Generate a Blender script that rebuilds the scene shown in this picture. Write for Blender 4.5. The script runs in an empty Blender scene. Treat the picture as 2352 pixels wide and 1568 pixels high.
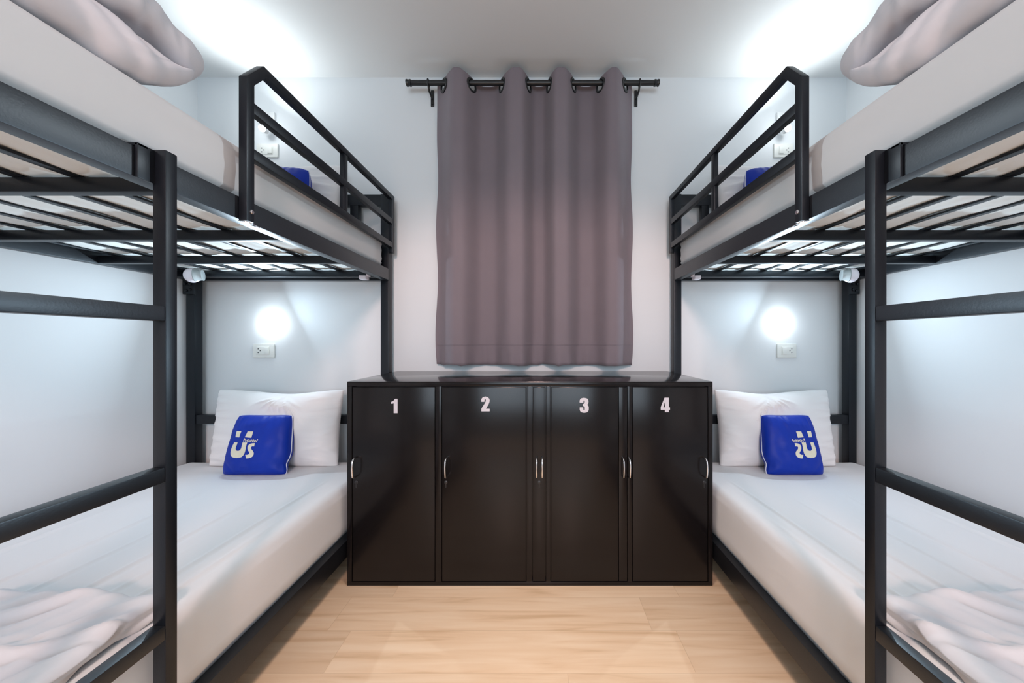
import bpy, bmesh, math, random
from mathutils import Vector, Matrix, noise
from mathutils.geometry import tessellate_polygon

random.seed(7)
S = bpy.context.scene
COL = S.collection
H = 1.0765          # eye height
F = 740.0           # focal length in pixels of the 2352 px frame
VPX, VPY = 1238.0, 784.0

def at(px, py, Y):
    return Vector(((px - VPX) / F * Y, Y, H - (py - VPY) / F * Y))

# ------------------------------------------------------------------ materials
MATS = {}
def mat(name, col, rough=0.5, metal=0.0, spec=0.5, bump=None, var=None, emit=None, sheen=0.0, trans=0.0, coat=0.0):
    m = bpy.data.materials.new(name); m.use_nodes = True
    nt = m.node_tree; b = nt.nodes['Principled BSDF']
    b.inputs['Base Color'].default_value = (*col, 1)
    b.inputs['Roughness'].default_value = rough
    b.inputs['Metallic'].default_value = metal
    b.inputs['Specular IOR Level'].default_value = spec
    b.inputs['Sheen Weight'].default_value = sheen
    b.inputs['Transmission Weight'].default_value = trans
    b.inputs['Coat Weight'].default_value = coat
    if 'steel' in name: b.inputs['Specular Tint'].default_value = (.84, .93, 1.0, 1)
    if emit:
        b.inputs['Emission Color'].default_value = (*emit[0], 1)
        b.inputs['Emission Strength'].default_value = emit[1]
    tc = nt.nodes.new('ShaderNodeTexCoord')
    if var:                                        # (scale, amount): slow tone variation
        n = nt.nodes.new('ShaderNodeTexNoise'); n.inputs['Scale'].default_value = var[0]; n.inputs['Detail'].default_value = 4
        nt.links.new(tc.outputs['Object'], n.inputs['Vector'])
        mx = nt.nodes.new('ShaderNodeMix'); mx.data_type = 'RGBA'
        mx.inputs['A'].default_value = (*[c * (1 - var[1]) for c in col], 1)
        mx.inputs['B'].default_value = (*[min(1, c * (1 + var[1])) for c in col], 1)
        nt.links.new(n.outputs['Fac'], mx.inputs['Factor']); nt.links.new(mx.outputs['Result'], b.inputs['Base Color'])
    if bump:                                       # (scale, strength, distance)
        n = nt.nodes.new('ShaderNodeTexNoise'); n.inputs['Scale'].default_value = bump[0]; n.inputs['Detail'].default_value = 3
        nt.links.new(tc.outputs['Object'], n.inputs['Vector'])
        bp = nt.nodes.new('ShaderNodeBump'); bp.inputs['Strength'].default_value = bump[1]; bp.inputs['Distance'].default_value = bump[2]
        nt.links.new(n.outputs['Fac'], bp.inputs['Height']); nt.links.new(bp.outputs['Normal'], b.inputs['Normal'])
    MATS[name] = m
    return m

mat('wall_paint', (.76, .785, .80), .6, spec=.25, bump=(60, .05, .002), var=(1.3, .015))
mat('ceiling_paint', (.76, .775, .775), .7, spec=.2, bump=(60, .04, .002), var=(1.1, .012))
mat('black_steel', (.0055, .0065, .0095), .36, spec=.42, bump=(240, .10, .001), var=(5, .25))
mat('satin_steel', (.0065, .0075, .0105), .40, spec=.75, bump=(260, .16, .001), var=(5, .25))
mat('locker_paint', (.0065, .0054, .0058), .20, spec=.27, bump=(18, .02, .002), var=(3, .25))
mat('locker_top', (.012, .010, .0105), .13, spec=.5, bump=(14, .02, .002), var=(3, .2))
mat('locker_gap', (.004, .004, .004), .7)
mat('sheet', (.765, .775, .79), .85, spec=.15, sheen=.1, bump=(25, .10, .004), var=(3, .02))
mat('sheet_shaded', (.575, .59, .59), .85, spec=.15, sheen=.1, bump=(25, .10, .004), var=(3, .02))  # white sheet again, upper bunk's dimmer light put into the colour
mat('duvet_shaded', (.63, .61, .635), .8, spec=.15, sheen=.1, bump=(22, .2, .005), var=(3, .03))  # white duvet darkened in its colour for the weaker light up there
mat('pillowcase', (.84, .83, .83), .8, spec=.15, sheen=.1, bump=(30, .10, .003), var=(4, .015))
mat('duvet', (.665, .665, .69), .8, spec=.15, sheen=.1, bump=(22, .15, .005), var=(3, .03))
mat('mattress_ticking', (.84, .88, .86), .9, spec=.1, bump=(14, .3, .01), var=(9, .04))
mat('curtain_cloth', (.212, .178, .198), .75, spec=.2, sheen=.15, bump=(160, .08, .001), var=(7, .06))
mat('blue_satin', (.0025, .030, .36), .5, spec=.25, sheen=.0, bump=(35, .2, .003), var=(8, .15))
mat('cream_print', (.74, .72, .58), .7, var=(40, .06))
mat('piping_cord', (.72, .76, .86), .6, var=(30, .05))
mat('number_white', (.56, .55, .60), .6, var=(60, .05))
mat('chrome', (.82, .82, .84), .18, metal=1.0, var=(40, .05))
mat('black_plastic', (.012, .013, .015), .35, var=(20, .2))
mat('rod_black', (.014, .015, .016), .38, var=(20, .2))
mat('plate_plastic', (.80, .81, .77), .35, var=(20, .015))
mat('slot_dark', (.03, .03, .035), .6, var=(20, .1))
mat('white_plastic', (.82, .78, .84), .3, var=(30, .03))
mat('clear_plastic', (.85, .92, .93), .12, trans=.6, var=(30, .03))
mat('lamp_body', (.78, .79, .79), .35, var=(20, .02))
mat('lamp_lens', (1, 1, 1), .3, emit=((.93, .97, 1.0), 40.0), var=(20, .01))
mat('lamp_globe', (1, 1, 1), .3, emit=((.86, .94, 1.0), 17.0), var=(20, .01))

def wood_floor():
    m = bpy.data.materials.new('oak_laminate'); m.use_nodes = True
    nt = m.node_tree; N = nt.nodes; L = nt.links; b = N['Principled BSDF']
    b.inputs['Roughness'].default_value = .34; b.inputs['Specular IOR Level'].default_value = .4
    tc = N.new('ShaderNodeTexCoord'); sp = N.new('ShaderNodeSeparateXYZ'); L.new(tc.outputs['Object'], sp.inputs[0])
    def math_(op, a, c=None):
        n = N.new('ShaderNodeMath'); n.operation = op
        for i, v in enumerate((a, c)):
            if v is None: continue
            if isinstance(v, (int, float)): n.inputs[i].default_value = v
            else: L.new(v, n.inputs[i])
        return n.outputs[0]
    PW, PL = .155, 1.21
    ry = math_('DIVIDE', math_('ADD', sp.outputs['Y'], .04), PW); row = math_('FLOOR', ry); fy = math_('FRACT', ry)
    wn = N.new('ShaderNodeTexWhiteNoise'); wn.noise_dimensions = '1D'; L.new(row, wn.inputs['W'])
    rx = math_('ADD', math_('DIVIDE', sp.outputs['X'], PL), wn.outputs['Value']); pl = math_('FLOOR', rx); fx = math_('FRACT', rx)
    cb = N.new('ShaderNodeCombineXYZ'); L.new(row, cb.inputs[0]); L.new(pl, cb.inputs[1])
    wn2 = N.new('ShaderNodeTexWhiteNoise'); wn2.noise_dimensions = '3D'; L.new(cb.outputs[0], wn2.inputs['Vector'])
    mp = N.new('ShaderNodeCombineXYZ')
    L.new(math_('ADD', math_('MULTIPLY', sp.outputs['X'], 2.2), math_('MULTIPLY', wn2.outputs['Value'], 37)), mp.inputs[0])
    L.new(math_('MULTIPLY', sp.outputs['Y'], 34), mp.inputs[1])
    g = N.new('ShaderNodeTexNoise'); g.inputs['Scale'].default_value = 1.0; g.inputs['Detail'].default_value = 6; g.inputs['Distortion'].default_value = .6
    L.new(mp.outputs[0], g.inputs['Vector'])
    cr = N.new('ShaderNodeValToRGB'); e = cr.color_ramp.elements
    e[0].position = .28; e[0].color = (.63, .43, .265, 1); e[1].position = .66; e[1].color = (.82, .63, .45, 1)
    k = e.new(.44); k.color = (.76, .55, .37, 1)
    L.new(g.outputs['Fac'], cr.inputs[0])
    hsv = N.new('ShaderNodeHueSaturation'); L.new(cr.outputs[0], hsv.inputs['Color'])
    L.new(math_('ADD', math_('MULTIPLY', wn2.outputs['Value'], .14), .93), hsv.inputs['Value'])
    # seams
    s1 = math_('LESS_THAN', fy, .012); s2 = math_('LESS_THAN', fx, .0018)
    seam = math_('MAXIMUM', s1, s2)
    mx = N.new('ShaderNodeMix'); mx.data_type = 'RGBA'; mx.inputs['B'].default_value = (.58, .40, .25, 1)
    L.new(math_('MULTIPLY', seam, .55), mx.inputs['Factor']); L.new(hsv.outputs[0], mx.inputs['A'])
    L.new(mx.outputs['Result'], b.inputs['Base Color'])
    bp = N.new('ShaderNodeBump'); bp.inputs['Strength'].default_value = .08; bp.inputs['Distance'].default_value = .002
    L.new(g.outputs['Fac'], bp.inputs['Height']); L.new(bp.outputs[0], b.inputs['Normal'])
    MATS['oak_laminate'] = m
wood_floor()

# ------------------------------------------------------------------ helpers
class Side:
    def __init__(s, name, k): s.name, s.k = name, k
    def __call__(s, p): return Vector((p[0] * s.k, p[1], p[2]))
LEFT, RIGHT = Side('left', 1.0), Side('right', -0.9)       # the right bunk is the narrower one

def root_loc(o):
    v = Vector((0, 0, 0))
    while o is not None:
        v += o.location; o = o.parent
    return v

def build(name, bm, m, parent=None, side=None, smooth=False, loc=None, angle=None):
    if side is not None:
        for v in bm.verts: v.co = side(v.co)
    off = root_loc(parent) if parent is not None else (Vector(loc) if loc is not None else Vector((0, 0, 0)))
    for v in bm.verts: v.co -= off
    bmesh.ops.recalc_face_normals(bm, faces=bm.faces)
    me = bpy.data.meshes.new(name); bm.to_mesh(me); bm.free()
    ms = m if isinstance(m, (list, tuple)) else [m]
    for x in ms: me.materials.append(MATS[x])
    if smooth:
        for p in me.polygons: p.use_smooth = True
        if angle: me.set_sharp_from_angle(angle=math.radians(angle))
    o = bpy.data.objects.new(name, me); COL.objects.link(o)
    if parent is not None: o.parent = parent
    elif loc is not None: o.location = Vector(loc)
    return o

def tag(o, label, cat, group=None):
    o['label'] = label; o['category'] = cat
    if group: o['group'] = group
    return o

def thing(name, loc, label, cat, group=None):
    o = bpy.data.objects.new(name, None); COL.objects.link(o)
    o.empty_display_size = .05; o.location = Vector(loc)
    return tag(o, label, cat, group)

def box(x0, x1, y0, y1, z0, z1, bev=.0025, seg=2, bm=None):
    b = bmesh.new()
    r = bmesh.ops.create_cube(b, size=1)
    for v in b.verts:
        v.co = Vector((x0 + (v.co.x + .5) * (x1 - x0), y0 + (v.co.y + .5) * (y1 - y0), z0 + (v.co.z + .5) * (z1 - z0)))
    if bev: bmesh.ops.bevel(b, geom=list(b.edges), offset=bev, segments=seg, affect='EDGES', profile=.6)
    if bm is None: return b
    merge(bm, b); return bm

def merge(bm, b):
    mp = {}
    for v in b.verts: mp[v] = bm.verts.new(v.co)
    for f in b.faces:
        try:
            g = bm.faces.new([mp[v] for v in f.verts]); g.material_index = f.material_index; g.smooth = f.smooth
        except ValueError: pass
    b.free()

def tube(bm, pts, r, seg=10, closed=False, cap=True):
    pts = [Vector(p) for p in pts]; n = len(pts); rings = []
    up = None
    for i, p in enumerate(pts):
        if closed: t = (pts[(i + 1) % n] - pts[i - 1])
        else: t = pts[min(i + 1, n - 1)] - pts[max(i - 1, 0)]
        t.normalize()
        if up is None:
            up = Vector((0, 0, 1)) if abs(t.z) < .9 else Vector((1, 0, 0))
        a = (up - t * up.dot(t)).normalized(); b = t.cross(a); up = a
        rr = r[i] if isinstance(r, (list, tuple)) else r
        rings.append([bm.verts.new(p + (a * math.cos(2 * math.pi * k / seg) + b * math.sin(2 * math.pi * k / seg)) * rr) for k in range(seg)])
    m = n if closed else n - 1
    for i in range(m):
        A, B = rings[i], rings[(i + 1) % n]
        for k in range(seg): bm.faces.new((A[k], A[(k + 1) % seg], B[(k + 1) % seg], B[k]))
    if cap and not closed:
        bm.faces.new(rings[0][::-1]); bm.faces.new(rings[-1])
    return bm

def lathe(bm, prof, origin, axis, seg=24):
    """prof: (radius, distance along axis)"""
    origin = Vector(origin); axis = Vector(axis).normalized()
    a = axis.orthogonal().normalized(); b = axis.cross(a); rings = []
    for r, d in prof:
        rings.append([bm.verts.new(origin + axis * d + (a * math.cos(2 * math.pi * k / seg) + b * math.sin(2 * math.pi * k / seg)) * max(r, 1e-4)) for k in range(seg)])
    for A, B in zip(rings, rings[1:]):
        for k in range(seg): bm.faces.new((A[k], A[(k + 1) % seg], B[(k + 1) % seg], B[k]))
    bm.faces.new(rings[0][::-1]); bm.faces.new(rings[-1])
    return bm

def torus(bm, c, axis, R, r, seg=28, sub=10, flat=1.0):
    c = Vector(c); axis = Vector(axis).normalized(); a = axis.orthogonal().normalized(); b = axis.cross(a); rings = []
    for i in range(seg):
        t = 2 * math.pi * i / seg; d = a * math.cos(t) + b * math.sin(t)
        rings.append([bm.verts.new(c + d * (R + r * math.cos(2 * math.pi * k / sub)) + axis * r * flat * math.sin(2 * math.pi * k / sub)) for k in range(sub)])
    for i in range(seg):
        A, B = rings[i], rings[(i + 1) % seg]
        for k in range(sub): bm.faces.new((A[k], A[(k + 1) % sub], B[(k + 1) % sub], B[k]))
    return bm

def planar_bar(path, w, x0, x1, bev=.0025):
    """square tube following a path of (Y, Z) points in a plane of constant X, mitred corners"""
    P = [Vector((0, p[0], p[1])) for p in path]; n = len(P); L, R = [], []
    for i in range(n):
        d0 = (P[i] - P[i - 1]).normalized() if i > 0 else (P[1] - P[0]).normalized()
        d1 = (P[i + 1] - P[i]).normalized() if i < n - 1 else d0
        n0 = Vector((0, -d0.z, d0.y)); n1 = Vector((0, -d1.z, d1.y)); m = (n0 + n1).normalized()
        s = w / 2 / max(.2, m.dot(n0)); L.append(P[i] + m * s); R.append(P[i] - m * s)
    bm = bmesh.new(); rings = []
    for l, r in zip(L, R):
        rings.append([bm.verts.new((x0, l.y, l.z)), bm.verts.new((x1, l.y, l.z)), bm.verts.new((x1, r.y, r.z)), bm.verts.new((x0, r.y, r.z))])
    for A, B in zip(rings, rings[1:]):
        for k in range(4): bm.faces.new((A[k], A[(k + 1) % 4], B[(k + 1) % 4], B[k]))
    bm.faces.new(rings[0][::-1]); bm.faces.new(rings[-1])
    bmesh.ops.recalc_face_normals(bm, faces=bm.faces)
    if bev: bmesh.ops.bevel(bm, geom=list(bm.edges), offset=bev, segments=2, affect='EDGES', profile=.6)
    return bm

def axis_pts(a, b, r, n, k=5):
    L = [a + r * i / k for i in range(k)] + [a + r + (b - a - 2 * r) * i / n for i in range(n)] + [b - r + r * i / k for i in range(k + 1)]
    return L

def soft_box(x0, x1, y0, y1, z0, z1, r, n, disp=None, rz=None):
    X, Y, Z = axis_pts(x0, x1, r, n[0]), axis_pts(y0, y1, r, n[1]), axis_pts(z0, z1, min(r, (z1 - z0) / 2 - 1e-4), n[2], 5)
    bm = bmesh.new(); cache = {}
    rz = min(r, (z1 - z0) / 2 - 1e-4)
    def V(x, y, z):
        k = (round(x, 6), round(y, 6), round(z, 6))
        if k in cache: return cache[k]
        c = Vector((min(max(x, x0 + r), x1 - r), min(max(y, y0 + r), y1 - r), min(max(z, z0 + rz), z1 - rz)))
        d = Vector(((x - c.x) / r, (y - c.y) / r, (z - c.z) / rz)); nrm = Vector((0, 0, 0))
        if d.length > 1e-9:
            # cube-to-sphere rounding keeps the edge bands evenly spaced
            ax, ay, az = d
            q = Vector((ax * math.sqrt(max(0, 1 - ay * ay / 2 - az * az / 2 + ay * ay * az * az / 3)),
                        ay * math.sqrt(max(0, 1 - az * az / 2 - ax * ax / 2 + az * az * ax * ax / 3)),
                        az * math.sqrt(max(0, 1 - ax * ax / 2 - ay * ay / 2 + ax * ax * ay * ay / 3))))
            p = c + Vector((q.x * r, q.y * r, q.z * rz)); nrm = q.normalized() if q.length > 0 else q
        else: p = c
        if disp: p = disp(p, nrm)
        cache[k] = bm.verts.new(p); return cache[k]
    def grid(A, B, f):
        for i in range(len(A) - 1):
            for j in range(len(B) - 1):
                vs = [f(A[i], B[j]), f(A[i + 1], B[j]), f(A[i + 1], B[j + 1]), f(A[i], B[j + 1])]
                u = []
                for v in vs:
                    if v not in u: u.append(v)
                if len(u) > 2:
                    try: bm.faces.new(u)
                    except ValueError: pass
    for z in (z0, z1): grid(X, Y, lambda a, b: V(a, b, z))
    for y in (y0, y1): grid(X, Z, lambda a, b: V(a, y, b))
    for x in (x0, x1): grid(Y, Z, lambda a, b: V(x, a, b))
    return bm

def fn(p, s, seed=0.0): return noise.noise(Vector((p[0] * s + seed, p[1] * s - seed * .7, p[2] * s + seed * 1.3)))
def ridge(p, sx, sy, sz, seed=0.0):
    v = noise.noise(Vector((p[0] * sx + seed, p[1] * sy + seed * .3, p[2] * sz - seed)))
    return 1 - min(1, abs(v) * 3.2)
def sstep(a, b, x):
    t = min(1, max(0, (x - a) / (b - a))); return t * t * (3 - 2 * t)

def flat_poly(bm, outer, holes, f, maxlen=None):
    """2D polygon -> mesh through f(x,y); long edges are split first so it can follow a curved surface"""
    loops = [[Vector((x, y, 0)) for x, y in outer]] + [[Vector((x, y, 0)) for x, y in h] for h in holes]
    b = bmesh.new()
    flat = [p for l in loops for p in l]; vs = [b.verts.new(p) for p in flat]
    for t in tessellate_polygon(loops):
        try: b.faces.new([vs[i] for i in t])
        except ValueError: pass
    if maxlen:
        for _ in range(5):
            es = [e for e in b.edges if e.calc_length() > maxlen]
            if not es: break
            bmesh.ops.subdivide_edges(b, edges=es, cuts=1)
            bmesh.ops.triangulate(b, faces=[g for g in b.faces if len(g.verts) > 3])
    for v in b.verts: v.co = f(v.co.x, v.co.y)
    merge(bm, b)

# ------------------------------------------------------------------ room
YW = 1.925; ZC = 2.653; YB = -3.2
XL, XR = -2.04, 2.04 * .9
def slab(name, x0, x1, y0, y1, z0, z1, m):
    o = build(name, box(x0, x1, y0, y1, z0, z1, 0), m); o['kind'] = 'structure'; return o
slab('floor', XL - .1, XR + .1, YB - .1, YW + .1, -.08, 0, 'oak_laminate')
slab('ceiling', XL - .1, XR + .1, YB - .1, YW + .1, ZC, ZC + .08, 'ceiling_paint')
slab('wall_back', XL - .1, XR + .1, YW, YW + .1, 0, ZC, 'wall_paint')
slab('wall_left', XL - .1, XL, YB - .1, YW, 0, ZC, 'wall_paint')
slab('wall_right', XR, XR + .1, YB - .1, YW, 0, ZC, 'wall_paint')
slab('wall_front', XL, XR, YB - .1, YB, 0, ZC, 'wall_paint')

# ------------------------------------------------------------------ bunk beds (measured on the left one, mirrored and narrowed for the right)
XA = -.86                      # aisle face of the bed
RZ0, RZ1 = 1.428, 1.493        # upper side rail
LZ0, LZ1 = .110, .187          # lower side rail
YF0, YF1 = 1.845, 1.890        # head posts
YN0, YN1 = -.170, -.125        # foot posts
MT_LOW, MT_UP = .410, 1.665    # mattress tops

def bunk(side):
    n = side.name
    other = 'on the left' if n == 'left' else 'on the right'
    root = thing('bunk_bed', side((XA - .59, .86, 0)), f'black steel bunk bed {other} of the room, along the {n} wall', 'bunk bed', 'bunk beds')
    def B(name, *a, bev=.0025):
        return build(name, box(*a, bev), 'satin_steel' if name == 'side_rail' else 'black_steel', root, side, True, angle=35)
    # posts
    for y0, y1, zt in ((YF0, YF1, 1.922), (YN0, YN1, 1.60)):
        B('post', XA - .047, XA, y0, y1, 0, zt)
        B('post', -2.022, -1.972, y0, y1, 0, zt)
    # side rails
    B('side_rail', XA - .040, XA - .0005, YN1, YF0, RZ0, RZ1)
    B('side_rail', -2.028, -1.990, YN1, YF0, RZ0, RZ1)
    B('side_rail', XA - .040, XA - .0005, YN1, YF0, LZ0, LZ1)
    B('side_rail', -2.028, -1.990, YN1, YF0, LZ0, LZ1)
    # end rails and headboards
    for z0, z1 in ((RZ0, RZ1 - .01), (LZ0, LZ1)):
        B('end_rail', -1.972, XA - .047, YF0 + .005, YF1 - .005, z0, z1)
        B('end_rail', -1.972, XA - .047, YN0 + .005, YN1 - .005, z0, z1)
    B('headboard_bar', -1.972, XA - .047, YF0 + .004, YF1 - .004, .603, .654)
    B('headboard_bar', -1.972, XA - .047, YF0 + .004, YF1 - .004, 1.858, 1.921)
    B('headboard_upright', -1.085, -1.038, YF0 + .004, YF1 - .004, RZ1 - .01, 1.858)
    # cross bars and slats of the upper bed
    for y in (.06, .41, .772, 1.133, 1.465, 1.775):
        B('cross_bar', -1.990, XA - .040, y - .012, y + .012, RZ0 + .002, RZ0 + .037)
    for y in (.41, .96, 1.465):
        B('cross_bar', -1.990, XA - .040, y - .012, y + .012, LZ0, LZ0 + .035)
    for i in range(8):
        x = -.962 - .1365 * i
        B('slat', x - .0115, x + .0115, YN1, YF0 + .006, RZ0 + .0372, RZ0 + .0430, bev=.0012)
    # guard rail: front upright, clipped corner, top rail and rear upright are one bent tube
    g0, g1 = XA + .0005, XA + .0245
    gr = build('guard_rail', planar_bar([(.934, 1.424), (.934, 1.832), (.985, 1.900), (1.853, 1.900), (1.853, 1.585)], .026, g0, g1), 'black_steel', root, side, True, angle=35)
    def G(name, *a, bev=.002, m='black_steel'):
        return build(name, box(*a, bev), m, gr, side, True, angle=35)
    G('guard_bar', g0 + .001, g1 - .001, .947, 1.840, 1.746, 1.777)
    G('guard_bar', g0 + .001, g1 - .001, .947, 1.840, 1.611, 1.642)
    G('guard_upright', g0 + .002, g1 - .002, 1.385, 1.411, 1.643, 1.887)
    bm = lathe(bmesh.new(), [(.0062, 0), (.0062, .003), (.004, .005)], (g1, .936, 1.452), (1, 0, 0), 14)
    build('bolt', bm, 'chrome', gr, side, True, angle=35)
    bm = tube(bmesh.new(), [(g0, .922, 1.423), (g1 + .001, .924, 1.420), (g1 + .001, .962, 1.416), (g0 - .004, .965, 1.4255)], .0016, 6)
    build('wire_clip', bm, 'chrome', gr, side, True)
    # small fittings under the head end of the upper bed
    bm = bmesh.new(); c = at(442, 632, 1.70)
    lathe(bm, [(.012, -.010), (.033, -.008), (.0385, 0), (.036, .006), (.026, .013), (.010, .016)], c, (.35, -1, -.1), 24)
    cap = build('plastic_cap', bm, 'white_plastic', root, side, True, angle=50)
    bm = bmesh.new()
    lathe(bm, [(.034, 0), (.036, .004), (.031, .014), (.027, .026), (.029, .034)], c + Vector((.006, .004, .002)), (1, .55, .06), 24)
    build('clear_sleeve', bm, 'clear_plastic', cap, side, True, angle=50)
    bm = bmesh.new(); p = at(838, 632, 1.74)
    box(p.x - .022, p.x + .014, p.y - .02, p.y + .02, p.z - .024, RZ0 + .002, .003, 2, bm)
    box(p.x + .012, p.x + .026, p.y - .012, p.y + .012, p.z - .008, p.z + .008, .003, 2, bm)
    build('plastic_clip', bm, 'white_plastic', root, side, True, angle=35)
    # bolted corner bracket on the wall-side head post
    bm = bmesh.new()
    box(-2.030, -1.964, YF0 - .012, YF0 + .002, 1.345, 1.432, .004, 2, bm)
    for dx, dz in ((-2.012, 1.405), (-1.982, 1.405), (-2.006, 1.366), (-1.984, 1.372)):
        lathe(bm, [(.008, 0), (.008, .006), (.004, .008)], (dx, YF0 - .012, dz), (0, -1, 0), 10)
    build('corner_bracket', bm, 'black_steel', root, side, True, angle=35)
    # ---- ladder, hooked over the rail
    lad = thing('bunk_ladder', side((XA + .015, .50, 0)), f'black steel ladder hooked onto the aisle side of the {n} bunk bed', 'ladder', 'bunk ladders')
    l0, l1 = XA + .0005, XA + .030
    for y0 in (.716, .262):
        build('post', box(l0 - .0, l1, y0, y0 + .024, 0, 1.503, .003), 'black_steel', lad, side, True, angle=35)
        s = -1 if y0 > .5 else 1
        ya, yb = (y0 - .032, y0) if s < 0 else (y0 + .024, y0 + .056)
        bm = box(l0, l0 + .007, ya, yb, RZ0 - .002, 1.500, .0015)
        box(l0 - .040, l0 + .007, ya, yb - (.013 if s < 0 else 0), 1.4940, 1.500, .0012, 2, bm)
        build('hook', bm, 'black_steel', lad, side, True, angle=35)
    for zt in (1.155, .797, .446):
        build('rung', box(l0 + .001, l1 - .0005, .286, .716, zt - .033, zt, .0025), 'satin_steel', lad, side, True, angle=35)
    return root

for sd in (LEFT, RIGHT): bunk(sd)

# ------------------------------------------------------------------ bedding
MX0, MX1, MY0, MY1 = -1.986, -.884, -.10, 1.838
def mattress(side, upper):
    zt = MT_UP if upper else MT_LOW
    zb = RZ0 + .053 if upper else LZ0 + .036
    rnd = .042
    sd = 3.1 if upper else 8.4
    def disp(p, nrm):
        q = p.copy()
        if nrm.z > .3 or (nrm.length == 0 and p.z > (zt + zb) / 2):     # top sheet: long soft creases pulled towards the foot
            a = 0
            for x0, w, A, y0, y1 in ((-1.22, .0075, .0042, .45, 1.42), (-1.50, .008, .0046, .15, 1.5), (-1.04, .007, .0036, .6, 1.6), (-1.72, .009, .004, .0, 1.4), (-1.36, .007, .0032, .5, 1.3), (-1.13, .007, .003, .3, 1.1), (-.97, .008, .003, .2, 1.3)):
                xx = x0 + .05 * (p.y - 1.0) + .012 * fn((p.y * 2, x0, 0), 1, 2)
                e = sstep(y0, y0 + .25, p.y) * (1 - sstep(y1 - .3, y1, p.y))
                a += A * math.exp(-((p.x - xx) / w) ** 2) * e - .5 * A * math.exp(-((p.x - xx - 2.2 * w) / (1.4 * w)) ** 2) * e
            q.z += a + .004 * fn(p, 2.2, sd)
            q.z -= .012 * max(0, (p.y - 1.5) / .34) ** 2
        elif abs(nrm.x) > .3:
            q.x += .006 * fn(p, 3.0, sd) * nrm.x / abs(nrm.x)
            t = ridge((0, p.y, p.z), 1, 2.5, 14, sd)
            q.x += .003 * (t - .5) * nrm.x / abs(nrm.x) * sstep(.0, .25, abs(p.y - .6))
            q.x += nrm.x / abs(nrm.x) * .005 * math.sin(math.pi * min(1, max(0, (p.z - zb) / (zt - zb))))
        elif abs(nrm.y) > .3:
            q.y += nrm.y / abs(nrm.y) * (.006 * fn(p, 5, sd) + .004 * (ridge(p, 10, 1, 5, sd) - .5))
        # tucked in behind the side rail
        zr = RZ1 if upper else LZ1
        q.x -= .022 * (1 - sstep(zr, zr + .025, p.z)) * sstep(MX1 - .06, MX1 - .01, p.x)
        # gathered corners of the fitted sheet
        c = max(0, 1 - math.hypot(p.x - MX1, p.y - MY1) / .12)
        if c > 0: q.x -= .010 * c * (ridge((p.x, p.y, p.z), 2, 3, 26, 1.7) - .3); q.y -= .006 * c
        if upper and (nrm.z < -.3 or (nrm.length == 0 and p.z < (zt + zb) / 2)):
            x = (p.x + .962 + .06825) / .1365
            u = abs((x - math.floor(x)) - .5) * 2             # 1 over a slat, 0 between two
            q.z -= .0075 * (1 - .45 * u ** 6) * (1 + .45 * math.sin(p.y * 23 + p.x * 9) * (1 - u * u) + .3 * fn(p, 6, 4) * (1 - u * u))
        return q
    n = side.name
    pos = 'upper' if upper else 'lower'
    bm = soft_box(MX0, MX1, MY0, MY1, zb, zt, rnd, (96 if upper else 230, 70, 6), disp)
    for f in bm.faces:
        if f.calc_center_median().z < zb + .012: f.material_index = 1
    o = build('mattress', bm, ['sheet_shaded' if upper else 'sheet', 'mattress_ticking'], None, side, True, loc=side(((MX0 + MX1) / 2, .87, zb)))
    extra = 'seen above the slats' if upper else 'smooth and creased'
    tag(o, f'white sheeted mattress on the {pos} {n} bunk, {extra}', 'mattress', 'white mattresses')

def cushion_shape(W, Hh, T, bow, pw, seed, wr, cr=.03):
    """returns surface(u, v, front) in local axes x right, y depth (front is -y), z up from the lower edge"""
    def surf(u, v, front):
        ku = 1 - bow * (1 - v * v) * abs(u) ** 2; kv = 1 - bow * (1 - u * u) * abs(v) ** 2
        rc = 1 - cr * (u * u * v * v) ** 2.2
        x = u * W / 2 * ku * rc; z = v * Hh / 2 * kv * rc
        t = T / 2 * (max(0, 1 - abs(u) ** 2.6) * max(0, 1 - abs(v) ** 2.6)) ** pw
        p = (u * 2, v * 2, .3 if front else 1.7)
        edge = (1 - u ** 4) * (1 - v ** 4)
        t += T * .05 * fn(p, 1.6, seed) * edge
        t += wr(u, v, front) * edge ** .35
        return Vector((x, -t if front else t, z))
    return surf

def pillow_mesh(surf, nu, nv, M, floor_z):
    bm = bmesh.new(); V = {}
    def us(i, n):
        a = -1 + 2 * i / n; return math.sin(a * math.pi / 2) * .35 + a * .65
    for front in (True, False):
        for i in range(nu + 1):
            for j in range(nv + 1):
                b = i in (0, nu) or j in (0, nv)
                k = (i, j, True if b else front)
                if k in V: continue
                p = M @ surf(us(i, nu), us(j, nv), front)
                if p.z < floor_z + .002: p.z = floor_z + .002 + (p.z - floor_z - .002) * .04
                V[k] = bm.verts.new(p)
    for front in (True, False):
        for i in range(nu):
            for j in range(nv):
                q = [V[(a, b, True if (a in (0, nu) or b in (0, nv)) else front)] for a, b in ((i, j), (i + 1, j), (i + 1, j + 1), (i, j + 1))]
                try: bm.faces.new(q)
                except ValueError: pass
    return bm

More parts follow.
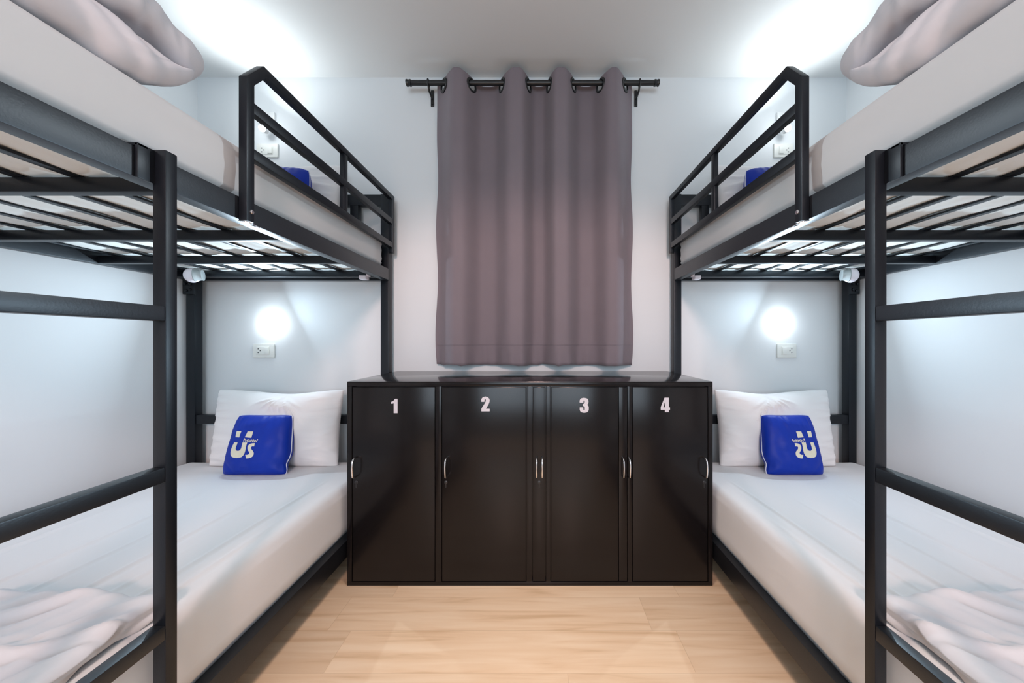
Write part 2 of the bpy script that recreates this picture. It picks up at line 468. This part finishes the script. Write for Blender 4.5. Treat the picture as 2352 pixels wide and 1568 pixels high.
def pillow(side, upper):
    zt = (MT_UP if upper else MT_LOW) - .008
    def wr(u, v, front):
        if not front: return 0
        a = 0
        # pulled folds fanning down from the pinched middle of the top edge
        for ang, A, w, l0, l1 in ((-1.15, .010, .030, .1, .75), (-.80, .018, .034, .10, .62), (-.42, .021, .034, .08, .58), (-.08, .020, .032, .08, .55), (.26, .016, .030, .08, .6), (.55, .011, .020, .15, 1.2), (.72, .010, .018, .2, 1.3), (1.0, .008, .022, .15, 1.0)):
            du, dv = (u - .10) * 1.7, .92 - v
            r = math.hypot(du, dv); th = math.atan2(du, dv)
            d = abs(math.sin(th - ang)) * r
            if math.cos(th - ang) > 0:
                a += A * math.exp(-(d / w) ** 2) * sstep(l0 - .1, l0 + .1, r) * (1 - sstep(l1 * .5, l1, r))
        a -= .020 * math.exp(-((u - .12) / .16) ** 2 - ((v - .9) / .22) ** 2)
        a += .012 * (ridge((u, v, 0), 1.5, 6, 1, 3.3) - .5) * sstep(.4, .95, abs(u)) + .005 * (ridge((u, v, 0), 4, 1.6, 1, 6.3) - .5) * sstep(.5, .95, -v)
        return a
    surf0 = cushion_shape(.715, .425, .160, .055, .50, 5.5 if upper else 2.5, wr, .022)
    def surf(u, v, front):
        p = surf0(u, v, front)
        if v > 0: p.z -= .016 * math.exp(-((u - .15) / .45) ** 2) * v ** 3       # dipped middle of the top edge
        p.x += .012 * v * 0
        return p
    M = Matrix.Translation((-1.442, 1.752, zt + .205)) @ Matrix.Rotation(math.radians(-7.5), 4, 'X')
    M = Matrix.Translation((-1.442, 1.752, zt)) @ Matrix.Rotation(math.radians(-7.5), 4, 'X') @ Matrix.Translation((0, 0, .200))
    bm = pillow_mesh(surf, 90, 64, M, zt)
    n = side.name; pos = 'upper' if upper else 'lower'
    o = build('pillow', bm, 'pillowcase', None, side, True, loc=side((-1.442, 1.752, zt)))
    tag(o, f'white pillow at the head of the {pos} {n} bunk' + (', half hidden by the guard rail' if upper else ', behind the blue cushion'), 'pillow', 'white bed pillows')

# printed mark on the cushion, traced in the frame of a close-up (pixels of that close-up)
QUAD = [(400, 118), (1612, 150), (1445, 1392), (48, 1392)]       # TL TR BR BL
def quad_uv(x, y):
    u, v = .5, .5                                                # u right, v down, Newton on the bilinear map
    (ax, ay), (bx, by), (cx, cy), (dx, dy) = QUAD
    for _ in range(12):
        px = (1-u)*(1-v)*ax + u*(1-v)*bx + u*v*cx + (1-u)*v*dx; py = (1-u)*(1-v)*ay + u*(1-v)*by + u*v*cy + (1-u)*v*dy
        fu = ((1-v)*(bx-ax) + v*(cx-dx), (1-v)*(by-ay) + v*(cy-dy)); fv = ((1-u)*(dx-ax) + u*(cx-bx), (1-u)*(dy-ay) + u*(cy-by))
        D = fu[0]*fv[1] - fu[1]*fv[0]; ex, ey = x - px, y - py
        u += (ex*fv[1] - ey*fv[0]) / D; v += (fu[0]*ey - fu[1]*ex) / D
    return u * 2 - 1, 1 - v * 2
MARK = [
    [(530, 488), (632, 490), (605, 618), (504, 612)],
    [(762, 499), (874, 499), (842, 630), (726, 616)],
    [(468, 718), (560, 716), (540, 800), (534, 842), (540, 868), (560, 884), (590, 886), (620, 876), (645, 852), (663, 815), (690, 722), (782, 722),
     (765, 800), (745, 870), (722, 930), (694, 975), (655, 1006), (610, 1022), (550, 1026), (490, 1022), (442, 1002), (416, 962), (412, 915), (424, 850), (446, 780)],
    [(942, 738), (930, 802), (893, 800), (874, 812), (868, 834), (876, 862), (898, 892), (908, 925), (903, 965), (884, 1000), (850, 1024), (806, 1034), (762, 1036), (738, 966),
     (780, 966), (808, 956), (824, 936), (822, 912), (804, 886), (794, 850), (798, 806), (818, 770), (850, 748), (895, 738)],
]
def hostel_text():
    cu = bpy.data.curves.new('hostel_text', 'FONT'); cu.body = 'hostel'; cu.shear = .25; cu.offset = .018; cu.resolution_u = 3
    o = bpy.data.objects.new('hostel_text', cu); COL.objects.link(o)
    dg = bpy.context.evaluated_depsgraph_get()
    me = bpy.data.meshes.new_from_object(o.evaluated_get(dg))
    vs = [v.co.copy() for v in me.vertices]; fs = [list(p.vertices) for p in me.polygons]
    bpy.data.objects.remove(o); bpy.data.curves.remove(cu); bpy.data.meshes.remove(me)
    x0, x1 = min(v.x for v in vs), max(v.x for v in vs); y0, y1 = min(v.y for v in vs), max(v.y for v in vs)
    pts = []
    for v in vs:
        a, b = (v.x - x0) / (x1 - x0), (v.y - y0) / (y1 - y0)
        pts.append((698 + a * 296, 702 + a * 22 - b * 66))
    return pts, fs
TXT = hostel_text()

def cushion(side, upper):
    zt = (MT_UP if upper else MT_LOW) - .005
    def wr(u, v, front):
        a = .006 * (ridge((u, v, 0), 3.6, 1.2, 1, 9.1) - .5) * sstep(.35, .95, v) + .003 * fn((u, v, 0), 3, 4.4)
        a += .003 * (ridge((u, v, 0), 1.4, 3.0, 1, 2.1) - .5) * sstep(.3, .95, -v)
        if front:                                       # dent at the lower aisle-side corner, soft diagonal tuck at the other
            a -= .010 * math.exp(-((u - .93) / .10) ** 2 - ((v + .72) / .14) ** 2)
            a -= .006 * math.exp(-(((u + .78) + (v + .62)) / .07) ** 2) * sstep(.25, .95, -v) * sstep(.3, .9, -u)
        return a
    surf0 = cushion_shape(.326, .304, .120, .035, .40, 1.1 if upper else 6.6, wr, .055)
    def surf(u, v, front):
        p = surf0(u, v, front)
        if u > 0: p.x -= .026 * u * max(0, v + .2)
        p.x *= 1 - .010 * v                              # a little narrower at the top
        if u > .6: p.x -= .012 * math.exp(-((v + .62) / .16) ** 2) * (u - .6) / .4
        return p
    M = Matrix.Translation((-1.433, 1.625, zt)) @ Matrix.Rotation(math.radians(-17), 4, 'X') @ Matrix.Translation((0, 0, .146))
    if upper: M = Matrix.Translation((-1.292, 1.565, zt - .010)) @ Matrix.Rotation(math.radians(-9), 4, 'X') @ Matrix.Rotation(math.radians(4), 4, 'Y') @ Matrix.Translation((0, 0, .146))
    n = side.name; pos = 'upper' if upper else 'lower'
    mir = ' reading in reverse' if n == 'right' else ''
    root = thing('cushion', side((-1.433, 1.625, zt)),
                 (f'blue cushion on the upper {n} bunk, only its top corner showing' if upper
                  else f'square blue cushion with cream mark{mir}, on the lower {n} bunk'), 'cushion', 'blue cushions')
    build('cover', pillow_mesh(surf, 60, 60, M, zt), 'blue_satin', root, side, True)
    loop = []
    N = 40
    for i in range(N): loop.append((-1 + 2 * i / N, 1))
    for i in range(N): loop.append((1, 1 - 2 * i / N))
    for i in range(N): loop.append((1 - 2 * i / N, -1))
    for i in range(N): loop.append((-1, -1 + 2 * i / N))
    pts = []
    for u, v in loop:
        p = M @ (surf(u, v, True) + Vector((u * .001, -.0005, v * .001))); p.z = max(p.z, zt + .004); pts.append(p)
    build('piping', tube(bmesh.new(), pts, .0023, 6, closed=True), 'piping_cord', root, side, True)
    bm = bmesh.new()
    def put(x, y):
        u, v = quad_uv(x, y); p = surf(u, v, True); p.y -= .0012; return M @ p
    for poly in MARK: flat_poly(bm, poly, [], put, 45)
    P, Fs = TXT; vs = [bm.verts.new(put(*p)) for p in P]
    for f in Fs:
        try: bm.faces.new([vs[i] for i in f])
        except ValueError: pass
    build('printed_mark', bm, 'cream_print', root, side)

def duvet(side, upper):
    n = side.name
    def folds(p, seed, ax, k=1.0):
        """soft ridges with sharp valleys running along a slanted direction"""
        a = p.y * math.cos(ax) + p.z * math.sin(ax) * 1.4; b = p.x * 1.0 - p.y * math.sin(ax) + p.z * math.cos(ax)
        w = fn((a, b, p.x), 2.5, seed) * .12
        r1 = abs(noise.noise(Vector(((a + w) * 7.5, b * 2.2, p.x * 2 + seed))))
        r2 = abs(noise.noise(Vector(((a - w) * 15, b * 4.0, p.x * 3 - seed))))
        r3 = abs(noise.noise(Vector(((a + b * .8 + w) * 26, b * 7.0, p.x * 4 + seed))))
        m = sstep(-.1, .35, noise.noise(Vector((p.x * 3, p.y * 4 + seed, p.z * 4))))
        return k * (.032 * (r1 - .22) + .015 * (r2 - .22) + .010 * m * (r3 - .2))
    if upper:
        zb = MT_UP + .001
        def dispA(p, nrm):
            q = p.copy()
            t = max(0, (p.y - .655) / .15)
            q.z += .050 * min(1.25, t) ** 2 * (1 - .75 * sstep(1.70, 1.76, p.z))
            if nrm.length:
                q += nrm * (.010 * fn(p, 5, 1.2) + folds(p, 3.3, .7, .85))
            else: q.z += .012 * fn(p, 4, 2)
            q.x += .012 * fn((0, p.y, p.z), 5, 8)
            q.y -= .05 * sstep(.02, .35, -.88 - p.x) * sstep(.3, .8, p.y)
            q.z = max(q.z, zb + .004 * (p.y > .3 and p.y < .6))
            return q
        bm = soft_box(-1.93, -.872, -.08, .852, zb, 1.766, .049, (60, 110, 16), dispA)
        def dispB(p, nrm):
            q = p.copy()
            if nrm.length: q += nrm * (.010 * fn(p, 4.5, 5.2) + folds(p, 8.1, -.5, .9))
            else: q.z += .02 * fn(p, 4, 6)
            q.z += .16 * (.86 - p.y) * sstep(1.78, 1.9, p.z)
            q.z += .012 * math.sin(p.y * 19) * (1 - sstep(1.78, 1.84, p.z))
            q.x -= .03 * sstep(.72, .87, p.y) + .010 * fn((0, p.y, p.z), 6, 3)
            return q
        merge(bm, soft_box(-1.93, -.878, -.06, .888, 1.784, 1.876, .046, (60, 110, 14), dispB))
        def dispC(p, nrm):                                 # an inner layer tucked between the two thick folds
            return p + nrm * (.010 * fn(p, 7, 9) + folds(p, 1.9, .3, .6))
        merge(bm, soft_box(-1.9, -.950, -.05, .812, 1.742, 1.808, .032, (40, 80, 6), dispC))
        lab = f'thick white duvet folded double on the upper {n} bunk'
    else:
        zb = MT_LOW - .004
        def dispA(p, nrm):
            q = p.copy()
            top = nrm.z > .2 or (nrm.length == 0 and p.z > zb + .03)
            if top:
                b = p.x * .6 - p.y * .8; a = p.x * .8 + p.y * .6
                w = fn((p.x, p.y, 0), 3, 7) * .10
                r1 = 1 - min(1, 2.6 * abs(noise.noise(Vector(((b + w) * 9.5, a * 1.6, 3.1)))))
                r2 = 1 - min(1, 2.6 * abs(noise.noise(Vector(((b - w) * 21, a * 3.6, 9.1)))))
                q.z += .017 * (r1 ** 1.8 - .30) + .0075 * (r2 ** 1.5 - .35) + .012 * fn((p.x, p.y, 0), 3, 3.3) + .006
                q.z = max(q.z, MT_LOW + .012)
            elif nrm.length: q += nrm * (.010 * fn(p, 6, 2.2) + .010 * (ridge(p, 8, 8, 20, 6) - .5))
            q.y += .020 * fn((p.x, 0, 0), 6, 5) * sstep(.6, .8, p.y)
            q.x += .008 * fn((0, p.y, 0), 6, 1)
            return q
        bm = soft_box(-1.955, -.908, -.08, .800, zb, zb + .052, .024, (150, 130, 3), dispA)
        lab = f'crumpled white duvet on the lower {n} bunk, behind the ladder'
    o = build('duvet', bm, 'duvet_shaded' if upper else 'duvet', None, side, True, loc=side((-1.42, .38, zb)))
    tag(o, lab, 'duvet', 'white duvets')

for sd in (LEFT, RIGHT):
    for up in (True, False):
        mattress(sd, up); pillow(sd, up); cushion(sd, up); duvet(sd, up)

# ------------------------------------------------------------------ wall sockets and reading lamps
def socket(side, upper):
    c = at(616, 347, YW) if upper else at(608, 805, YW)
    n = side.name; pos = 'upper' if upper else 'lower'
    root = thing('wall_socket', side((c.x, YW, c.z)), f'white wall plate with socket and switch above the {pos} {n} bunk', 'socket', 'wall sockets')
    w, h = .064, .041
    build('plate', box(c.x - w, c.x + w, YW - .009, YW, c.z - h, c.z + h, .004, 3), 'plate_plastic', root, side, True, angle=35)
    build('module', box(c.x - w + .022, c.x + w - .028, YW - .0115, YW - .008, c.z - .024, c.z + .024, .0012), 'plate_plastic', root, side, True, angle=35)
    build('rocker_switch', box(c.x + .006, c.x + w - .032, YW - .0145, YW - .011, c.z - .020, c.z + .020, .0012), 'plate_plastic', root, side, True, angle=35)
    bm = bmesh.new()
    for dx, dz in ((-.029, .011), (-.029, -.011), (-.017, .0)):
        lathe(bm, [(.0032, 0), (.0032, .0006)], (c.x + dx, YW - .0115, c.z + dz), (0, -1, 0), 10)
    build('pin_hole', bm, 'slot_dark', root, side)

def lamp(side, upper):
    n = side.name; pos = 'upper' if upper else 'lower'
    if upper:
        b = at(624, 274, YW); h = at(604, 296, 1.862)
    else:
        h = at(613, 742, 1.885); b = Vector((h.x, YW, h.z))
    root = thing('reading_lamp', side((b.x, YW, b.z)),
                 (f'small lit reading lamp on the wall over the upper {n} bunk' if upper
                  else f'glowing round reading lamp on the wall over the lower {n} bunk'), 'lamp', 'reading lamps')
    if upper:
        build('base', box(b.x - .026, b.x + .026, YW - .014, YW, b.z - .034, b.z + .034, .004, 3), 'lamp_body', root, side, True, angle=35)
        build('arm', tube(bmesh.new(), [(b.x, YW - .012, b.z - .005), (b.x - .006, YW - .04, b.z - .012), (h.x + .002, h.y + .026, h.z)], .006, 8), 'lamp_body', root, side, True)
        hd = build('lamp_head', lathe(bmesh.new(), [(.006, -.030), (.013, -.026), (.016, -.010), (.0165, -.002), (.013, -.002)], h, (0, -1, 0), 24), 'lamp_body', root, side, True, angle=40)
        prof = [(.0125, -.004)] + [(.0165 * math.cos(a), .006 + .0165 * math.sin(a)) for a in [math.radians(x) for x in range(-35, 91, 14)]]
        build('bulb', lathe(bmesh.new(), prof, h, (0, -1, 0), 20), 'lamp_lens', hd, side, True)
    else:
        build('base', lathe(bmesh.new(), [(.026, 0), (.026, .008), (.023, .011)], (b.x, YW, b.z), (0, -1, 0), 28), 'lamp_body', root, side, True, angle=35)
        build('lamp_head', lathe(bmesh.new(), [(.020, .010), (.022, .012), (.022, .0215), (.020, .0225)], (b.x, YW, b.z), (0, -1, 0), 28), 'lamp_body', root, side, True, angle=35)
        build('bulb', lathe(bmesh.new(), [(.020, .0215), (.030, .024), (.037, .028), (.041, .036), (.039, .046), (.031, .054), (.017, .058), (.004, .059)], (b.x, YW, b.z), (0, -1, 0), 28), 'lamp_globe', root, side, True)
    return side(h)

LAMPS = []
for sd in (LEFT, RIGHT):
    for up in (True, False):
        socket(sd, up); LAMPS.append((lamp(sd, up), up, sd))

# ------------------------------------------------------------------ locker cabinet
LY = 1.42; LS = F / LY
def lx(px): return (px - VPX) / LS
def lz(py): return H - (py - VPY) / LS
LX0, LX1, LZT = lx(797), lx(1637), lz(876)
cab = thing('locker_cabinet', ((LX0 + LX1) / 2, (LY + YW) / 2, 0), 'low black steel locker cabinet with four numbered doors between the bunks', 'lockers')
bm = box(LX0, LX1, LY + .014, YW - .002, .004, LZT - .004, .002)
def fr(x0, x1, z0, z1): box(x0, x1, LY, LY + .016, z0, z1, .0015, 2, bm)
fr(LX0, LX1, lz(887), LZT - .004); fr(LX0, LX1, 0.0, lz(1335.5))
fr(LX0, lx(808), lz(1335.5), lz(887)); fr(lx(1627), LX1, lz(1335.5), lz(887))
for a, b in ((1000, 1014), (1209.5, 1222.5), (1254.5, 1264.5), (1441.5, 1452)): fr(lx(a), lx(b), lz(1335.5), lz(887))
build('cabinet_body', bm, 'locker_paint', cab, None, True, angle=35)
build('cabinet_top', box(LX0, LX1, LY - .0005, YW - .002, LZT - .0038, LZT, .0016), 'locker_top', cab, None, True, angle=35)
D1 = [(580, 440), (600, 434), (616, 422), (627, 405), (660, 405), (660, 580), (612, 580), (612, 458), (598, 463), (580, 464)]
D2 = [(1686, 440), (1686, 414), (1694, 396), (1710, 383), (1735, 376), (1762, 381), (1780, 395), (1789, 416), (1787, 442), (1776, 472), (1744, 526), (1789, 526), (1789, 558), (1687, 558), (1687, 526), (1728, 462), (1740, 436), (1743, 418), (1739, 409), (1732, 407), (1726, 412), (1724, 440)]
D3 = [(722, 432), (722, 408), (729, 391), (745, 379), (772, 374), (802, 379), (819, 391), (826, 410), (825, 434), (819, 448), (808, 457), (822, 467), (829, 482), (829, 512), (822, 533), (805, 546), (776, 551), (748, 546), (730, 533), (723, 513), (723, 487), (765, 487), (766, 512), (769, 519), (775, 521), (781, 518), (783, 508), (783, 488), (780, 478), (772, 473), (758, 472), (758, 446), (772, 444), (780, 437), (782, 427), (782, 412), (779, 406), (774, 404), (769, 407), (767, 414), (766, 432)]
D4 = [(1718, 372), (1768, 372), (1768, 487), (1783, 487), (1783, 515), (1768, 515), (1768, 543), (1722, 543), (1722, 515), (1674, 515), (1674, 484)]
H4 = [(1722, 487), (1722, 424), (1704, 487)]
DIG = [(D1, [], 790, 840, 5.345), (D2, [], 790, 840, 5.345), (D3, [], 1190, 840, 5.113), (D4, [H4], 1190, 840, 5.113)]
def handle(parent, px, y0=1046, y1=1097, depth=.030):
    x = lx(px); za, zb = lz(y0 + 4), lz(y1 - 3); yf = LY - .001
    pts = [(x, yf, za), (x, yf - depth * .55, za - .001)]
    for i in range(9):
        t = i / 8; pts.append((x, yf - depth * (.86 + .14 * math.sin(math.pi * t)), za - .008 - (za - zb - .016) * t))
    pts += [(x, yf - depth * .55, zb + .001), (x, yf, zb)]
    h = build('handle', tube(bmesh.new(), pts, .0036, 10), 'chrome', parent, None, True)
    h['label'] = 'chrome bow handle'
    return h
def keyhole(parent, px, py=1111):
    x, z = lx(px), lz(py); b = bmesh.new()
    lathe(b, [(.0075, 0), (.0075, .002), (.0055, .003)], (x, LY + .0005, z + .007), (0, -1, 0), 16)
    box(x - .003, x + .003, LY - .0015, LY + .001, z - .016, z + .004, .0008, 1, b)
    build('keyhole', b, 'black_plastic', parent, None, True, angle=35)
def door(name, x0, x1):
    return build(name, box(lx(x0), lx(x1), LY - .0005, LY + .012, lz(1334), lz(888.7), .0022), 'locker_paint', cab, None, True, angle=35)
doors = [('door', 809.8, 998.4), ('door', 1015.6, 1208.0), ('door', 1266.0, 1419.5), ('door', 1453.3, 1625.3)]
dobj = []
for i, (nm, a, b) in enumerate(doors):
    d = door(nm, a, b); dobj.append(d)
    d['label'] = f'locker door numbered {i + 1}'
    poly, holes, ox, oy, sc = DIG[i]
    bm = bmesh.new()
    flat_poly(bm, poly, holes, lambda x, y: Vector((lx(ox + x / sc), LY - .0012, lz(oy + y / sc))))
    build('door_number', bm, 'number_white', d)
filler = door('filler_panel', 1224.0, 1253.0)
strip = door('filler_panel', 1421.5, 1440.2)
handle(dobj[0], 817.5); keyhole(dobj[0], 818.5)
handle(dobj[1], 1026.5); keyhole(dobj[1], 1024)
handle(filler, 1233); handle(filler, 1245.2); keyhole(filler, 1238.5)
handle(strip, 1429.5); handle(cab.children[0] if cab.children else cab, 1443.5)
handle(dobj[3], 1616.5); keyhole(dobj[3], 1617.5)

# ------------------------------------------------------------------ curtain and rod
YR = 1.85; ZR = at(1238, 190.5, YR).z
rod = thing('curtain_rod', (at(1224, 190, YR).x, YR, ZR), 'black curtain rod with capped ends just below the ceiling', 'curtain rod')
xa, xb = at(940, 0, YR).x, at(1507, 0, YR).x
bm = tube(bmesh.new(), [(xa + (xb - xa) * i / 20, YR, ZR) for i in range(21)], .0140, 20)
build('rod', bm, 'rod_black', rod, None, True, angle=50)
for x, s in ((xa, -1), (xb, 1)):
    b = lathe(bmesh.new(), [(.0145, -.012), (.0178, -.010), (.0178, -.003), (.0160, 0), (.0160, .006), (.0182, .009), (.0176, .016), (.010, .019)], (x, YR, ZR), (s, 0, 0), 24)
    build('end_cap', b, 'rod_black', rod, None, True, angle=45)
for px in (984, 1469):
    x = at(px, 0, YR).x; b = bmesh.new()
    torus(b, (x, YR, ZR), (1, 0, .0), .0175, .0042, 24, 8)
    tube(b, [(x, YR, ZR - .018), (x, YR + .012, ZR - .035), (x, YR + .05, ZR - .040), (x, YW - .004, ZR - .040)], .0055, 10)
    box(x - .010, x + .010, YW - .008, YW, ZR - .085, ZR + .012, .004, 2, b)
    lathe(b, [(.005, 0), (.005, .003)], (x, YW - .008, ZR - .072), (0, -1, 0), 10)
    build('bracket', b, 'rod_black', rod, None, True, angle=45)

EXT = [(999, .75), (1050, -1), (1117, 1), (1189, -1), (1238, 1), (1285, -1), (1349, 1), (1409, -1), (1456, .75)]
XE = [((p - VPX) / F * YR, d) for p, d in EXT]
def wave(x):
    for (x0, d0), (x1, d1) in zip(XE, XE[1:]):
        if x <= x1 + 1e-9:
            t = (x - x0) / (x1 - x0); t = min(1, max(0, t))
            c = .5 - .5 * math.cos(math.pi * t)
            if x0 > XE[0][0] + 1e-6 and x1 < XE[-1][0] - 1e-6: c = sstep(0, 1, c)
            return d0 + (d1 - d0) * c
    return XE[-1][1]
ZT0, ZB0 = ZR + .030, at(1238, 838, YR).z
rings = [(XE[i][0] + (XE[i + 1][0] - XE[i][0]) * .5) for i in range(8)]
rings[0] = at(1019, 0, YR).x; rings[-1] = at(1436, 0, YR).x
zs = []; z = ZT0
while z > ZT0 - .11: zs.append(z); z -= .004
while z > ZB0 + .006: zs.append(z); z -= .022
zs.append(ZB0)
NX = 300; xs = [XE[0][0] + (XE[-1][0] - XE[0][0]) * i / NX for i in range(NX + 1)]
bm = bmesh.new(); G = []
def cpoint(x, z):
    h = (ZT0 - z) / (ZT0 - ZB0)
    A = .058 - .012 * h
    y = YR + A * wave(x) + .004 * fn((x, 0, z), 3, 4) * h
    xx = x + .006 * fn((x * .4, 0, z), 2.2, 1) * h
    edge = max(0, 1 - min(x - xs[0], xs[-1] - x) / .05)
    xx += (.006 * math.sin(z * 10) * sstep(.05, .4, h)) * edge * (1 if x < 0 else -1)
    if h > .9: y += .004 * math.sin(x * 95) * (h - .9) * 10
    # hem: doubled cloth stands slightly proud
    zz = z - (.016 * (ridge((x, 0, 0), 9, 1, 1, 3) - .5) * .4 if h > .995 else 0)
    if z > ZR: zz += (.012 * max(0, -wave(x)) ** 9 - .006 * max(0, wave(x))) * (z - ZR) / .030
    return Vector((xx, y - (.0025 if .925 < h < .935 else 0), zz))
for z in zs: G.append([bm.verts.new(cpoint(x, z)) for x in xs])
def inhole(p):
    return any((Vector((r - p.x, (YR - p.y), ZR - .013 - p.z))).length < .030 for r in rings)
for i in range(len(zs) - 1):
    for j in range(NX):
        q = (G[i][j], G[i][j + 1], G[i + 1][j + 1], G[i + 1][j])
        c = (q[0].co + q[2].co) / 2
        if inhole(c): continue
        bm.faces.new(q)
bmesh.ops.delete(bm, geom=[v for v in bm.verts if not v.link_faces], context='VERTS')
cx = (xs[0] + xs[-1]) / 2
cur = thing('curtain', (cx, YR, ZB0), 'taupe eyelet curtain hanging from the black rod over the lockers', 'curtain')
panel = build('fabric_panel', bm, 'curtain_cloth', cur, None, True)
sol = panel.modifiers.new('thickness', 'SOLIDIFY'); sol.thickness = .0016; sol.offset = 0
for r in rings:
    e = .002
    d = Vector((2 * e, (.058) * (wave(r + e) - wave(r - e)), 0)).normalized()
    nrm = Vector((d.y, -d.x, 0))
    b = torus(bmesh.new(), (r, YR, ZR - .013), nrm, .0325, .0068, 32, 10, .75)
    build('eyelet', b, 'black_plastic', cur, None, True)
# hem stitching
b = bmesh.new()
zh = ZB0 + .07 * (ZT0 - ZB0) * 1.0
tube(b, [cpoint(x, zh) + Vector((0, -.0032, 0)) for x in xs[2:-2:2]], .0005, 5)
build('hem_stitch', b, 'curtain_cloth', cur, None, True)

# ------------------------------------------------------------------ light
def light(name, typ, loc, energy, col, size=.05, rot=None, target=None, spread=None, spot=None, blend=None, shape=None, size_y=None):
    l = bpy.data.lights.new(name, typ); l.energy = energy; l.color = col
    if typ == 'AREA':
        l.size = size
        if shape: l.shape = shape
        if size_y: l.size_y = size_y
        if spread: l.spread = math.radians(spread)
    else: l.shadow_soft_size = size
    if typ == 'SPOT': l.spot_size = math.radians(spot); l.spot_blend = blend
    o = bpy.data.objects.new(name, l); COL.objects.link(o); o.location = loc
    if target is not None: o.rotation_euler = (Vector(target) - Vector(loc)).to_track_quat('-Z', 'Y').to_euler()
    return o
COOL = (.68, .86, 1.0)
for p, up, sd in LAMPS:
    if up:
        d = Vector((.42, -.62, .66)).normalized(); d = Vector((d.x * sd.k, d.y, d.z))
        q = p + Vector((0, -.075, .030))
        light('upper_lamp_light', 'AREA', q, 2.1, (.90, .97, 1.0), .03, target=q + d, shape='DISK', spread=165)
        light('upper_lamp_beam', 'SPOT', p + Vector((0, -.028, 0)), 38, (.92, .97, 1.0), .012, target=(.774 if sd is LEFT else -.86, .45, 1.46), spot=44, blend=.9)
        light('upper_lamp_spill', 'POINT', p + Vector((0, -.15, .02)), .45, (.90, .97, 1.0), .02)
    else:
        q = p + Vector((0, -.028, 0))
        light('lower_lamp_beam', 'SPOT', p + Vector((0, -.034, 0)), 24, COOL, .006, target=(.756 if sd is LEFT else -.84, .45, 1.12), spot=36, blend=.9)
        light('lower_lamp_light', 'AREA', q, 6.2, COOL, .025, target=q + Vector((.42 * (1 if sd is LEFT else -1), -1, .20)), shape='DISK')
light('entrance_spot', 'SPOT', (0, -2.5, 2.40), 230, (1.0, .66, .58), .20, target=(0, -2.5 + math.cos(math.radians(46.5)), 2.40 - math.sin(math.radians(46.5))), spot=80, blend=.06)
light('room_fill', 'AREA', (0, -2.7, 1.5), 50, (.70, .86, 1.0), 2.2, target=(0, .6, 1.1), shape='RECTANGLE', size_y=1.4)

light('aisle_floor_fill', 'AREA', (0, .75, 2.64), 3.6, (1.0, .88, .78), .30, target=(0, .75, 0), spread=62, shape='DISK')  # unseen fill without a fixture, added to brighten the aisle floor
w = bpy.data.worlds.new('world'); S.world = w; w.use_nodes = True
w.node_tree.nodes['Background'].inputs[0].default_value = (.75, .8, .85, 1); w.node_tree.nodes['Background'].inputs[1].default_value = .3

# ------------------------------------------------------------------ camera
cd = bpy.data.cameras.new('camera'); cd.sensor_fit = 'HORIZONTAL'; cd.sensor_width = 36; cd.lens = 36 * F / 2352
cd.shift_x = (1176 - VPX) / 2352; cd.shift_y = 0; cd.clip_start = .02
cam = bpy.data.objects.new('camera', cd); COL.objects.link(cam); cam.location = (0, 0, H); cam.rotation_euler = (math.pi / 2, 0, 0)
S.camera = cam
S.cycles.max_bounces = 7; S.cycles.caustics_reflective = False; S.cycles.caustics_refractive = False
S.view_settings.view_transform = 'Standard'; S.view_settings.look = 'None'; S.view_settings.exposure = 0.33
